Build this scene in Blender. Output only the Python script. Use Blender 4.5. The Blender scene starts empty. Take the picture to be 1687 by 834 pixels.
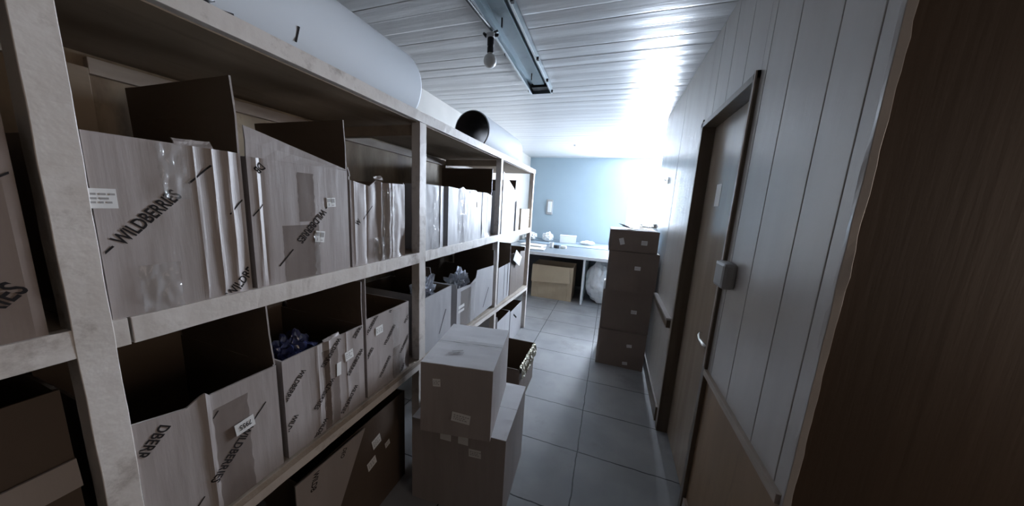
import bpy, bmesh, math, random
from mathutils import Vector, Matrix, Euler, noise
random.seed(7)
S = bpy.context.scene
COL = S.collection
PI = math.pi

# ------------------------------------------------------------------ camera
FPX, YAW, PITCH, ROLL, EYE = 484.0, 0.3175, -0.1665, -0.0565, 1.5
fw = Vector((-math.sin(YAW) * math.cos(PITCH), math.cos(YAW) * math.cos(PITCH), math.sin(PITCH)))
r0 = Vector((math.cos(YAW), math.sin(YAW), 0))
d0 = fw.cross(r0)
rt = math.cos(ROLL) * r0 + math.sin(ROLL) * d0
dn = -math.sin(ROLL) * r0 + math.cos(ROLL) * d0
cam = bpy.data.objects.new('camera', bpy.data.cameras.new('camera'))
COL.objects.link(cam)
M = Matrix((rt, -dn, -fw)).transposed().to_4x4()
M.translation = (0, 0, EYE)
cam.matrix_world = M
cam.data.sensor_width = 36.0
cam.data.lens = 36.0 * FPX / 1687.0
cam.data.clip_start = 0.02
S.camera = cam

# ------------------------------------------------------------------ light and exposure
S.view_settings.view_transform = 'Standard'
S.view_settings.look = 'None'
S.view_settings.gamma = 1.0
S.view_settings.use_curve_mapping = False
S.view_settings.exposure = 0.0
W = bpy.data.worlds.new('daylight')
S.world = W
W.use_nodes = True
W.node_tree.nodes['Background'].inputs[0].default_value = (0.62, 0.78, 1.0, 1)
W.node_tree.nodes['Background'].inputs[1].default_value = 0.03


# pane glow: daylight at two far windows, plus one added for the near shelves
SIDE_PANE = (6.5, (0.70, 0.83, 1.0))
BACK_PANE = (145.0, (0.74, 0.84, 1.0))
NEAR_FILL = (3.4, (1.0, 0.84, 0.72))


# ------------------------------------------------------------------ materials
def mat(name, col, rough=0.6, col2=None, scale=6.0, stretch=(1, 1, 1), bump=0.0, bscale=40.0, spec=0.5, metal=0.0,
        dirt=None, dscale=3.0, damount=0.5, detail=5.0, coat=0.0):
    m = bpy.data.materials.new(name)
    m.use_nodes = True
    nt = m.node_tree
    b = nt.nodes['Principled BSDF']
    b.inputs['Roughness'].default_value = rough
    b.inputs['Specular IOR Level'].default_value = spec
    b.inputs['Metallic'].default_value = metal
    b.inputs['Coat Weight'].default_value = coat
    tc = nt.nodes.new('ShaderNodeTexCoord')
    mp = nt.nodes.new('ShaderNodeMapping')
    mp.inputs['Scale'].default_value = stretch
    nt.links.new(tc.outputs['Object'], mp.inputs['Vector'])
    src = None
    if col2:
        n = nt.nodes.new('ShaderNodeTexNoise')
        n.inputs['Scale'].default_value = scale
        n.inputs['Detail'].default_value = detail
        nt.links.new(mp.outputs[0], n.inputs['Vector'])
        cr = nt.nodes.new('ShaderNodeValToRGB')
        cr.color_ramp.elements[0].position = 0.35
        cr.color_ramp.elements[1].position = 0.65
        cr.color_ramp.elements[0].color = (*col, 1)
        cr.color_ramp.elements[1].color = (*col2, 1)
        nt.links.new(n.outputs['Fac'], cr.inputs[0])
        src = cr.outputs[0]
    if dirt:
        n = nt.nodes.new('ShaderNodeTexNoise')
        n.inputs['Scale'].default_value = dscale
        n.inputs['Detail'].default_value = 8
        n.inputs['Roughness'].default_value = 0.7
        nt.links.new(mp.outputs[0], n.inputs['Vector'])
        r = nt.nodes.new('ShaderNodeMapRange')
        r.inputs[1].default_value = 0.55
        r.inputs[2].default_value = 0.72
        r.inputs[4].default_value = damount
        nt.links.new(n.outputs['Fac'], r.inputs[0])
        mx = nt.nodes.new('ShaderNodeMix')
        mx.data_type = 'RGBA'
        nt.links.new(r.outputs[0], mx.inputs[0])
        if src:
            nt.links.new(src, mx.inputs[6])
        else:
            mx.inputs[6].default_value = (*col, 1)
        mx.inputs[7].default_value = (*dirt, 1)
        src = mx.outputs[2]
    if src:
        nt.links.new(src, b.inputs['Base Color'])
    else:
        b.inputs['Base Color'].default_value = (*col, 1)
    if bump:
        n = nt.nodes.new('ShaderNodeTexNoise')
        n.inputs['Scale'].default_value = bscale
        n.inputs['Detail'].default_value = 4
        nt.links.new(mp.outputs[0], n.inputs['Vector'])
        bp = nt.nodes.new('ShaderNodeBump')
        bp.inputs['Strength'].default_value = bump
        bp.inputs['Distance'].default_value = 0.01
        nt.links.new(n.outputs['Fac'], bp.inputs['Height'])
        nt.links.new(bp.outputs[0], b.inputs['Normal'])
    return m


def film_mat(name, tint, opac, rough=0.12, bump=0.8, bscale=18.0, stretch=(1, 1, 1)):
    m = bpy.data.materials.new(name)
    m.use_nodes = True
    nt = m.node_tree
    b = nt.nodes['Principled BSDF']
    b.inputs['Base Color'].default_value = (*tint, 1)
    b.inputs['Roughness'].default_value = rough
    b.inputs['Specular IOR Level'].default_value = 1.0
    b.inputs['Alpha'].default_value = 1.0
    tr = nt.nodes.new('ShaderNodeBsdfTransparent')
    mx = nt.nodes.new('ShaderNodeMixShader')
    mx.inputs[0].default_value = opac
    nt.links.new(tr.outputs[0], mx.inputs[1])
    nt.links.new(b.outputs[0], mx.inputs[2])
    nt.links.new(mx.outputs[0], nt.nodes['Material Output'].inputs[0])
    tc = nt.nodes.new('ShaderNodeTexCoord')
    mp = nt.nodes.new('ShaderNodeMapping')
    mp.inputs['Scale'].default_value = stretch
    nt.links.new(tc.outputs['Object'], mp.inputs['Vector'])
    n = nt.nodes.new('ShaderNodeTexNoise')
    n.inputs['Scale'].default_value = bscale
    n.inputs['Detail'].default_value = 3
    n.inputs['Distortion'].default_value = 1.5
    nt.links.new(mp.outputs[0], n.inputs['Vector'])
    bp = nt.nodes.new('ShaderNodeBump')
    bp.inputs['Strength'].default_value = bump
    bp.inputs['Distance'].default_value = 0.02
    nt.links.new(n.outputs['Fac'], bp.inputs['Height'])
    nt.links.new(bp.outputs[0], b.inputs['Normal'])
    return m


def glow_mat(name, spec):
    m = bpy.data.materials.new(name)
    m.use_nodes = True
    b = m.node_tree.nodes['Principled BSDF']
    b.inputs['Base Color'].default_value = (0.8, 0.8, 0.8, 1)
    b.inputs['Emission Color'].default_value = (*spec[1], 1)
    b.inputs['Emission Strength'].default_value = spec[0]
    return m


def floor_mat():
    m = mat('stone_tile', (0.235, 0.235, 0.24), 0.45, (0.32, 0.315, 0.315), 3.0, dirt=(0.10, 0.085, 0.07), dscale=2.2,
            damount=0.45, bump=0.12, bscale=9)
    nt = m.node_tree
    b = nt.nodes['Principled BSDF']
    base = b.inputs['Base Color'].links[0].from_socket
    tc = nt.nodes.new('ShaderNodeTexCoord')
    wob = nt.nodes.new('ShaderNodeTexNoise')
    wob.inputs['Scale'].default_value = 14
    nt.links.new(tc.outputs['Object'], wob.inputs['Vector'])
    sep = nt.nodes.new('ShaderNodeSeparateXYZ')
    nt.links.new(tc.outputs['Object'], sep.inputs[0])

    def math_(op, a, b2):
        n = nt.nodes.new('ShaderNodeMath')
        n.operation = op
        for i, v in enumerate((a, b2)):
            if isinstance(v, (int, float)):
                n.inputs[i].default_value = v
            else:
                nt.links.new(v, n.inputs[i])
        return n.outputs[0]
    w = math_('MULTIPLY', math_('SUBTRACT', wob.outputs['Fac'], 0.5), 0.012)

    def line(s, off, P):
        a = math_('ADD', math_('ADD', s, off), w)
        fr = math_('FRACT', math_('DIVIDE', a, P), 0)
        d = math_('MULTIPLY', math_('ABSOLUTE', math_('SUBTRACT', fr, 0.5), 0), P)
        return math_('GREATER_THAN', d, P / 2 - 0.0034)
    g = math_('MAXIMUM', line(sep.outputs[0], 0.05 + 6.2, 0.62), line(sep.outputs[1], -1.265 + 4.05, 0.405))
    mx = nt.nodes.new('ShaderNodeMix')
    mx.data_type = 'RGBA'
    nt.links.new(g, mx.inputs[0])
    nt.links.new(base, mx.inputs[6])
    mx.inputs[7].default_value = (0.022, 0.022, 0.024, 1)
    nt.links.new(mx.outputs[2], b.inputs['Base Color'])
    return m


M_ = {}
M_['tile'] = floor_mat()
M_['ceiling'] = mat('glossy_ceiling_plank', (0.56, 0.555, 0.55), 0.31, (0.50, 0.495, 0.49), 1.5, bump=0.25, bscale=3.0,
                    stretch=(0.6, 6, 1), spec=0.32)
M_['panel'] = mat('painted_wall_panel', (0.50, 0.465, 0.435), 0.26, (0.45, 0.415, 0.385), 2.0, bump=0.15,
                  bscale=5, spec=0.55, stretch=(1, 3, 0.5))
M_['groove'] = mat('panel_groove', (0.12, 0.11, 0.10), 0.7)
M_['blue'] = mat('pale_blue_paint', (0.30, 0.375, 0.42), 0.5, (0.285, 0.36, 0.405), 2.0, bump=0.05)
M_['wallwhite'] = mat('cream_plaster', (0.44, 0.42, 0.385), 0.6, (0.39, 0.37, 0.34), 2.5)
M_['rearwall'] = mat('darkened_rear_wall', (0.16, 0.12, 0.09), 0.7, (0.13, 0.10, 0.075), 2.0)  # unseen rear walls, colour darkened to cut bounce onto the carton fronts
M_['brownwall'] = mat('dark_brown_wood', (0.074, 0.042, 0.022), 0.6, (0.058, 0.033, 0.017), 1.6, (6, 6, 0.4),
                      bump=0.1, bscale=8)
M_['doorleaf'] = mat('taupe_door_varnish', (0.32, 0.25, 0.19), 0.22, (0.27, 0.205, 0.15), 2.0, (6, 6, 0.5), spec=0.6)
M_['frame'] = mat('brown_frame_varnish', (0.13, 0.095, 0.065), 0.35, (0.09, 0.065, 0.045), 3.0, (8, 8, 0.6))
M_['plywood'] = mat('brown_plywood', (0.30, 0.195, 0.115), 0.5, (0.24, 0.155, 0.09), 2.0, (5, 5, 0.6),
                    dirt=(0.07, 0.045, 0.03), dscale=3, damount=0.6)
M_['trim'] = mat('pale_timber_trim', (0.42, 0.35, 0.29), 0.5, (0.33, 0.27, 0.22), 4.0, (8, 1.2, 8))
M_['paint'] = mat('cream_painted_timber', (0.66, 0.61, 0.56), 0.45, (0.60, 0.55, 0.50), 3.0, bump=0.25, bscale=18,
                  dirt=(0.17, 0.12, 0.085), dscale=7, damount=0.75)
M_['board'] = mat('worn_shelf_board', (0.40, 0.34, 0.28), 0.65, (0.28, 0.225, 0.175), 5.0, bump=0.4, bscale=30,
                  dirt=(0.10, 0.075, 0.055), dscale=9, damount=0.8)
M_['rawboard'] = mat('raw_plywood', (0.30, 0.225, 0.155), 0.6, (0.21, 0.15, 0.10), 1.8, (3, 0.6, 3),
                     dirt=(0.10, 0.07, 0.045), dscale=2.5, damount=0.5)
M_['backply'] = mat('stained_plywood', (0.42, 0.33, 0.22), 0.6, (0.17, 0.115, 0.07), 3.5, (1, 2.4, 0.9),
                    dirt=(0.09, 0.06, 0.035), dscale=5, damount=0.7)
M_['cardboard'] = mat('grey_cardboard', (0.36, 0.315, 0.295), 0.5, (0.32, 0.28, 0.26), 3.0, bump=0.12, bscale=12,
                      stretch=(4, 4, 0.4))
M_['cardbrown'] = mat('brown_cardboard', (0.20, 0.15, 0.12), 0.6, (0.17, 0.125, 0.10), 3.0, bump=0.12, bscale=12)
M_['carddark'] = mat('dark_brown_cardboard', (0.10, 0.07, 0.05), 0.65, (0.08, 0.055, 0.04), 3.0, bump=0.1)
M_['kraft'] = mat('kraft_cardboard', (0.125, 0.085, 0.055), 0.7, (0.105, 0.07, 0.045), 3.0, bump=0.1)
M_['cardwhite'] = mat('pale_cardboard', (0.41, 0.40, 0.405), 0.5, (0.37, 0.36, 0.365), 3.0, bump=0.1, bscale=10)
M_['lidlit'] = mat('lit_lid_cardboard', (0.66, 0.65, 0.66), 0.5, (0.60, 0.59, 0.60), 3.0, bump=0.1, bscale=10)  # floor stack lids, colour lightened to stand for daylight falling on them
M_['cardtan'] = mat('tan_cardboard', (0.50, 0.40, 0.28), 0.6, (0.42, 0.33, 0.225), 2.0, bump=0.1)
M_['ink'] = mat('black_print', (0.022, 0.019, 0.019), 0.9, spec=0.1)
M_['paper'] = mat('white_paper', (0.74, 0.73, 0.71), 0.6, (0.68, 0.67, 0.65), 6.0)
M_['tape'] = film_mat('clear_tape', (0.55, 0.54, 0.53), 0.20, 0.10, 0.7, 14, (1, 1, 0.6))
M_['browntape'] = film_mat('brown_tape', (0.20, 0.15, 0.12), 0.45, 0.25, 0.3, 10)
M_['bag'] = film_mat('crinkled_plastic', (0.62, 0.66, 0.74), 0.62, 0.10, 1.0, 9)
M_['bluebag'] = film_mat('blue_crinkled_plastic', (0.05, 0.06, 0.16), 0.92, 0.12, 1.0, 9)
M_['whitebag'] = film_mat('white_crinkled_plastic', (0.80, 0.80, 0.80), 0.85, 0.25, 0.7, 9)
M_['blackbag'] = mat('black_bin_plastic', (0.02, 0.02, 0.022), 0.3, bump=1.0, bscale=12)
M_['roll'] = mat('white_foam_sheet', (0.64, 0.67, 0.70), 0.7, (0.61, 0.64, 0.67), 1.5, spec=0.3)
M_['rollin'] = mat('dark_roll_inside', (0.07, 0.055, 0.05), 0.7, (0.04, 0.03, 0.03), 5)  # inner layer of the rolls, darker than the outer sheet
M_['metal'] = mat('galvanised_sheet', (0.27, 0.32, 0.34), 0.42, (0.20, 0.25, 0.27), 3.0, metal=0.55, dirt=(0.1, 0.11, 0.11),
                  dscale=6, damount=0.5)
M_['rim'] = mat('bright_metal_rim', (0.62, 0.66, 0.68), 0.3, metal=0.7)
M_['chrome'] = mat('brushed_steel', (0.60, 0.58, 0.55), 0.22, metal=1.0)
M_['black'] = mat('black_plastic', (0.018, 0.018, 0.02), 0.45)
M_['bulb'] = mat('frosted_bulb', (0.82, 0.82, 0.80), 0.25, spec=0.6)
M_['greyplastic'] = mat('grey_plastic', (0.33, 0.32, 0.31), 0.4)
M_['desk'] = mat('grey_blue_worktop', (0.13, 0.15, 0.165), 0.35, (0.115, 0.13, 0.145), 3.0)
M_['desk2'] = mat('light_blue_worktop', (0.20, 0.25, 0.29), 0.4, (0.18, 0.23, 0.27), 3.0)
M_['white'] = mat('white_enamel', (0.75, 0.76, 0.77), 0.4)
M_['foil'] = mat('silver_film', (0.62, 0.58, 0.45), 0.18, metal=0.55, bump=1.0, bscale=20)


# ------------------------------------------------------------------ mesh helpers
def obj(name, verts, faces, material, parent=None, smooth=False, bevel=0.0, mats=None, fmats=None):
    me = bpy.data.meshes.new(name)
    me.from_pydata([tuple(v) for v in verts], [], faces)
    for mm in (mats or [material]):
        me.materials.append(mm)
    if fmats:
        for p, k in zip(me.polygons, fmats):
            p.material_index = k
    if smooth:
        for p in me.polygons:
            p.use_smooth = True
    bm = bmesh.new()
    bm.from_mesh(me)
    bmesh.ops.recalc_face_normals(bm, faces=bm.faces)
    bm.to_mesh(me)
    bm.free()
    o = bpy.data.objects.new(name, me)
    COL.objects.link(o)
    if parent:
        o.parent = parent
    if bevel:
        b = o.modifiers.new('bevel', 'BEVEL')
        b.width, b.segments, b.limit_method = bevel, 2, 'ANGLE'
    return o


class MB:
    def __init__(s):
        s.v, s.f = [], []

    def add(s, v, f):
        n = len(s.v)
        s.v += [Vector(x) for x in v]
        s.f += [tuple(i + n for i in q) for q in f]
        return s

    def box(s, x0, x1, y0, y1, z0, z1):
        return s.add([(x, y, z) for x in (x0, x1) for y in (y0, y1) for z in (z0, z1)],
                     [(0, 1, 3, 2), (4, 6, 7, 5), (0, 4, 5, 1), (2, 3, 7, 6), (0, 2, 6, 4), (1, 5, 7, 3)])

    def hexa(s, c):  # four bottom corners then four top corners
        return s.add(c, [(0, 3, 2, 1), (4, 5, 6, 7), (0, 1, 5, 4), (1, 2, 6, 5), (2, 3, 7, 6), (3, 0, 4, 7)])

    def slab(s, q, n, t):  # quad q (4 points) thickened by t along n
        n = Vector(n) * t
        q = [Vector(p) for p in q]
        return s.hexa(q + [p + n for p in q])

    def tube(s, pts, r, seg=12, cap=True):
        pts = [Vector(p) for p in pts]
        rr = r if isinstance(r, (list, tuple)) else [r] * len(pts)
        n0 = len(s.v)
        up = None
        for i, p in enumerate(pts):
            t = (pts[min(i + 1, len(pts) - 1)] - pts[max(i - 1, 0)]).normalized()
            if up is None:
                up = t.orthogonal().normalized()
            up = (up - t * up.dot(t)).normalized()
            sd = t.cross(up)
            for k in range(seg):
                a = 2 * PI * k / seg
                s.v.append(p + (up * math.cos(a) + sd * math.sin(a)) * rr[i])
        for i in range(len(pts) - 1):
            for k in range(seg):
                a, b = n0 + i * seg + k, n0 + i * seg + (k + 1) % seg
                s.f.append((a, b, b + seg, a + seg))
        if cap:
            s.f.append(tuple(n0 + k for k in range(seg))[::-1])
            s.f.append(tuple(n0 + (len(pts) - 1) * seg + k for k in range(seg)))
        return s

    def build(s, name, material, parent=None, smooth=False, bevel=0.0):
        return obj(name, s.v, s.f, material, parent, smooth, bevel)


def box(name, dims, material, parent=None, bevel=0.0, kind=None):
    o = MB().box(*dims).build(name, material, parent, bevel=bevel)
    if kind:
        o['kind'] = kind
    return o


def tag(o, label, cat, group=None):
    o['label'] = label
    o['category'] = cat
    if group:
        o['group'] = group
    return o


def empty(name, loc, rz=0.0):
    o = bpy.data.objects.new(name, None)
    o.empty_display_size = 0.05
    o.location = loc
    o.rotation_euler = (0, 0, rz)
    COL.objects.link(o)
    return o


def rough_bar(name, x0, x1, y0, y1, z0, z1, material, parent, axis=2, n=40, amp=0.0015, seed=0, cant=None):
    """a timber bar along an axis with slightly wavy, chipped edges"""
    v, f = [], []
    lo, hi = ((x0, x1), (y0, y1), (z0, z1))[axis]
    other = [((x0, x1), (y0, y1), (z0, z1))[k] for k in range(3) if k != axis]
    for i in range(n + 1):
        t = lo + (hi - lo) * i / n
        for (a, b) in ((0, 0), (1, 0), (1, 1), (0, 1)):
            p, q = other[0][a], other[1][b]
            w = Vector((t * 9 + seed, a * 7.1 + seed, b * 5.3))
            dp = noise.noise(w) * amp + noise.noise(w * 4) * amp * 0.7
            dq = noise.noise(w + Vector((40, 3, 9))) * amp
            c = [0, 0, 0]
            c[axis] = t
            ks = [k for k in range(3) if k != axis]
            c[ks[0]], c[ks[1]] = p + dp, q + dq
            if cant:
                c[2] += cant(c[1])
            v.append(c)
    for i in range(n):
        for k in range(4):
            a, b = i * 4 + k, i * 4 + (k + 1) % 4
            f.append((a, b, b + 4, a + 4))
    f.append((0, 1, 2, 3))
    f.append(tuple(n * 4 + k for k in (3, 2, 1, 0)))
    return obj(name, v, f, material, parent, bevel=0.0012)


# ------------------------------------------------------------------ the setting
CZ = 2.5
XR, XL, YB = 0.459, -1.78, 6.35
YC = 0.785           # where the right wall turns towards us
YE = 3.68            # where the right wall ends and the far room opens
D0, D1, DT = 1.387, 2.096, 2.03
REC = 0.055

box('floor', (XL, 2.6, -2.6, YB, -0.08, 0.0), M_['tile'], kind='structure')


def ceiling():
    v, f = [], []
    w, y, z = 0.125, -2.6, CZ
    prof = []
    rnd = random.Random(3)
    while y < YB:
        e = y + w + rnd.uniform(-0.004, 0.004)
        s = rnd.uniform(-0.002, 0.002)
        prof += [(y, z + 0.0009), (y + 0.004, z + s * 0.4), (y + w * 0.5, z - 0.001), (e - 0.012, z - s * 0.5), (e - 0.004, z + 0.0003)]
        y = e
    prof.append((YB, z))
    n = len(prof)
    nx = 14
    for k in range(nx + 1):
        x = XL + (2.6 - XL) * k / nx
        for j, (yy, zz) in enumerate(prof):
            v.append((x, yy, zz + 0.006 * noise.noise(Vector((x * 1.3, yy * 1.1, 2.0)))))
    for k in range(nx):
        for j in range(n - 1):
            a = k * n + j
            f.append((a, a + 1, a + n + 1, a + n))
    # back sheet so that the ceiling has a body
    m = len(v)
    v += [(XL, -2.6, z + 0.08), (2.6, -2.6, z + 0.08), (2.6, YB, z + 0.08), (XL, YB, z + 0.08)]
    f.append((m, m + 1, m + 2, m + 3))
    o = obj('ceiling', v, f, M_['ceiling'])
    o['kind'] = 'structure'


ceiling()
box('wall_left', (XL - 0.1, XL, -2.6, YB + 0.1, 0, CZ + 0.08), M_['wallwhite'], kind='structure')
BX0, BX1, BZ0, BZ1 = 0.28, 1.13, 1.16, 2.34
mb = MB().box(XL, BX0, YB, YB + 0.1, 0, CZ + 0.08).box(BX1, 2.7, YB, YB + 0.1, 0, CZ + 0.08)
mb.box(BX0, BX1, YB, YB + 0.1, 0, BZ0).box(BX0, BX1, YB, YB + 0.1, BZ1, CZ + 0.08)
o = mb.build('wall_back', M_['blue'])
o['kind'] = 'structure'
wf = MB()
for (a, b, c, d) in ((BX0, BX0 + 0.04, BZ0, BZ1), (BX1 - 0.04, BX1, BZ0, BZ1), (BX0 + 0.04, BX1 - 0.04, BZ0, BZ0 + 0.04),
                     (BX0 + 0.04, BX1 - 0.04, BZ1 - 0.04, BZ1)):
    wf.box(a, b, YB + 0.01, YB + 0.05, c, d)
o = wf.build('window_2', M_['white'], bevel=0.004)
o['kind'] = 'structure'
MB().box(BX0 + 0.03, BX1 - 0.03, YB + 0.03, YB + 0.036, BZ0 + 0.03, BZ1 - 0.03).build('window_pane', glow_mat('back_pane', BACK_PANE), o)
# far room: side wall with the window opening, and the wall that closes it towards us
wr = MB()
WX, WY0, WY1, WZ0, WZ1 = 1.15, 4.35, 6.15, 0.95, 2.38
wr.box(WX, WX + 0.1, YE, WY0, 0, CZ).box(WX, WX + 0.1, WY1, YB, 0, CZ).box(WX, WX + 0.1, WY0, WY1, 0, WZ0).box(WX, WX + 0.1, WY0, WY1, WZ1, CZ)
o = wr.build('wall_far_right', M_['blue'])
o['kind'] = 'structure'
wf = MB()
for (a, b, c, d) in ((WY0, WY0 + 0.06, WZ0, WZ1), (WY1 - 0.06, WY1, WZ0, WZ1), (WY0 + 0.06, WY1 - 0.06, WZ0, WZ0 + 0.06),
                     (WY0 + 0.06, WY1 - 0.06, WZ1 - 0.06, WZ1), (5.22, 5.28, WZ0 + 0.06, WZ1 - 0.06)):
    wf.box(WX + 0.02, WX + 0.07, a, b, c, d)
o = wf.build('window_1', M_['white'], bevel=0.004)
o['kind'] = 'structure'
MB().box(WX + 0.04, WX + 0.046, WY0 + 0.05, WY1 - 0.05, WZ0 + 0.05, WZ1 - 0.05).build('window_pane', glow_mat('side_pane', SIDE_PANE), o)


# right wall: vertical boards with grooves, a door opening in it
def panels(mb, y0, y1, z0, z1, grooves, x=XR, t=0.09):
    ys = [y0] + [g for g in grooves if y0 < g < y1] + [y1]
    for a, b in zip(ys[:-1], ys[1:]):
        a2 = a + (0.0018 if a != y0 else 0)
        b2 = b - (0.0018 if b != y1 else 0)
        mb.box(x, x + 0.012, a2, b2, z0, z1)
    mb.box(x + 0.0105, x + t, y0, y1, z0, z1)


gro = [0.83, 0.965, 1.165, 1.34, 1.56, 1.76, 1.96, 2.3, 2.55, 2.8, 3.05, 3.3, 3.55]
mb = MB()
panels(mb, YC, D0, 0.83, CZ, gro)
panels(mb, D1, YE, 0, CZ, [2.75])
panels(mb, D0, D1, DT, CZ, gro)
o = mb.build('wall_right', M_['panel'], bevel=0.0015)
o['kind'] = 'structure'
o = MB().box(XR + 0.006, XR + 0.09, YC, D0, 0.0, 0.82).build('wall_right_dado', M_['plywood'])
o['kind'] = 'structure'
# dado rail and trims
rough = rough_bar('trim_1', XR - 0.012, XR + 0.02, YC + 0.005, D0 + 0.004, 0.815, 0.843, M_['trim'], None, 1, 20, 0.001)
rough['kind'] = 'structure'
o = rough_bar('trim_2', XR - 0.008, XR + 0.006, D0 - 0.05, D0 - 0.012, 0.0, 0.20, M_['trim'], None, 2, 12, 0.0012)
o['kind'] = 'structure'
o = MB().box(XR - 0.034, XR, 2.16, 2.82, 0.772, 0.788).build('trim_3', M_['panel'], bevel=0.002)
o['kind'] = 'structure'
o = MB().box(XR - 0.026, XR, 2.17, 2.82, 0.715, 0.772).build('trim_6', M_['frame'], bevel=0.002)
o['kind'] = 'structure'
o = MB().box(XR - 0.014, XR, D1 + 0.07, YE, 0, 0.11).build('baseboard_right', M_['frame'], bevel=0.003)
o['kind'] = 'structure'
o = rough_bar('trim_4', XR - 0.003, XR + 0.013, YC - 0.008, YC + 0.003, 0.0, CZ, M_['panel'], None, 2, 90, 0.003, 4)
o['kind'] = 'structure'
o = rough_bar('trim_5', XR - 0.007, XR, D1 + 0.0, D1 + 0.035, 0.0, DT + 0.02, M_['trim'], None, 2, 60, 0.001, 2)
o['kind'] = 'structure'
# wall turning towards us, brown boards
o = MB().box(XR + 0.012, 2.6, YC - 0.004, YC + 0.09, 0, CZ).build('wall_brown', M_['brownwall'])
o['kind'] = 'structure'
o = MB().box(XR + 0.1, 2.7, YE - 0.09, YE, 0, CZ).build('wall_partition', M_['blue'])
o['kind'] = 'structure'
wf = MB()
for (a, b, c, d) in ((-0.5, -0.45, 0.9, 2.2), (0.55, 0.6, 0.9, 2.2), (-0.45, 0.55, 0.9, 0.95), (-0.45, 0.55, 2.15, 2.2)):
    wf.box(2.62, 2.67, a, b, c, d)
o = wf.build('added_window_3', M_['white'], bevel=0.004)
o['kind'] = 'structure'
MB().box(2.64, 2.646, -0.46, 0.56, 0.94, 2.16).build('window_pane', glow_mat('near_fill', NEAR_FILL), o)  # added window out of view, its pane glows to brighten the near shelves
o = MB().box(2.6, 2.7, -2.6, -0.5, 0, CZ).box(2.6, 2.7, 0.6, YC + 0.09, 0, CZ).box(2.6, 2.7, -0.5, 0.6, 0, 0.9).box(2.6, 2.7, -0.5, 0.6, 2.2, CZ).build('wall_rear_right', M_['rearwall'])
o['kind'] = 'structure'
o = MB().box(XL - 0.1, 2.7, -2.7, -2.6, 0, CZ).build('wall_rear', M_['rearwall'])
o['kind'] = 'structure'

# door: frame, leaf and what is on it
fr = MB()
fr.box(XR - 0.012, XR + 0.10, D0 - 0.004, D0 + 0.028, 0, DT)
fr.box(XR - 0.012, XR + 0.10, D1 - 0.03, D1 + 0.002, 0, DT)
fr.box(XR - 0.012, XR + 0.10, D0 - 0.004, D1 + 0.002, DT - 0.03, DT)
door = MB().box(XR + REC, XR + REC + 0.035, D0 + 0.03, D1 - 0.032, 0.012, DT - 0.032).build('door_1', M_['doorleaf'], bevel=0.002)
door['kind'] = 'structure'
f = fr.build('door_frame', M_['frame'], door, bevel=0.002)
# bright strip on the near side of the frame
rough_bar('door_trim', XR - 0.016, XR - 0.011, D0 - 0.004, D0 + 0.008, 0.85, DT, M_['trim'], door, 2, 60, 0.001, 7)
# raised lower panel moulding of the leaf
hd = MB()
hd.tube([(XR + REC - 0.002, 1.475, 0.905), (XR + REC - 0.045, 1.475, 0.905)], 0.010, 14)
hd.tube([(XR + REC - 0.043, 1.470, 0.905), (XR + REC - 0.05, 1.50, 0.906), (XR + REC - 0.05, 1.56, 0.902), (XR + REC - 0.046, 1.595, 0.912),
         (XR + REC - 0.038, 1.605, 0.925)], [0.010, 0.010, 0.008, 0.008, 0.007], 12)
h = hd.build('door_handle', M_['chrome'], door, smooth=True)
MB().tube([(XR + REC, 1.475, 0.905), (XR + REC - 0.006, 1.475, 0.905)], 0.025, 20).build('escutcheon', M_['chrome'], h, bevel=0.001)
st = MB().box(XR + REC - 0.0012, XR + REC, 1.79, 1.865, 1.545, 1.66).build('notice_paper', M_['paper'], None)
tag(st, 'small white paper note taped to the upper part of the door', 'note')

# rim lock box beside the door
lk = MB().box(-0.045, 0, -0.05, 0.05, -0.05, 0.05).build('surface_lock', M_['greyplastic'], None, bevel=0.012)
lk.location = (XR, 1.315, 1.275)
tag(lk, 'grey square surface box with rounded corners on the wall by the door edge', 'lock box')
MB().box(-0.038, -0.004, 0.05, 0.062, -0.044, 0.044).build('side_plate', M_['white'], lk, bevel=0.002)
hk = empty('wall_hook', (XR, 3.1, 1.79))
tag(hk, 'tiny metal hook on the pale wall above the tall box stack', 'hook')
MB().box(-0.004, 0, -0.012, 0.012, -0.03, 0.03).build('back_plate', M_['chrome'], hk, bevel=0.001)
MB().tube([(-0.004, 0, 0.005), (-0.025, 0, 0.0), (-0.03, 0, 0.012)], 0.004, 8).build('hook_arm', M_['black'], hk, smooth=True)

# ------------------------------------------------------------------ shelving
XF, XB = -0.88, -1.44
PY = [-0.86, 0.24, 1.24, 2.30, 3.33]
PW = 0.021
rack = empty('shelving_rack', (0, 0, 0))
tag(rack, 'long cream painted timber shelving rack along the left wall, stained and chipped', 'shelving')


def cant_low(y):
    return -0.058 * max(0.0, y - 1.24)


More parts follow.
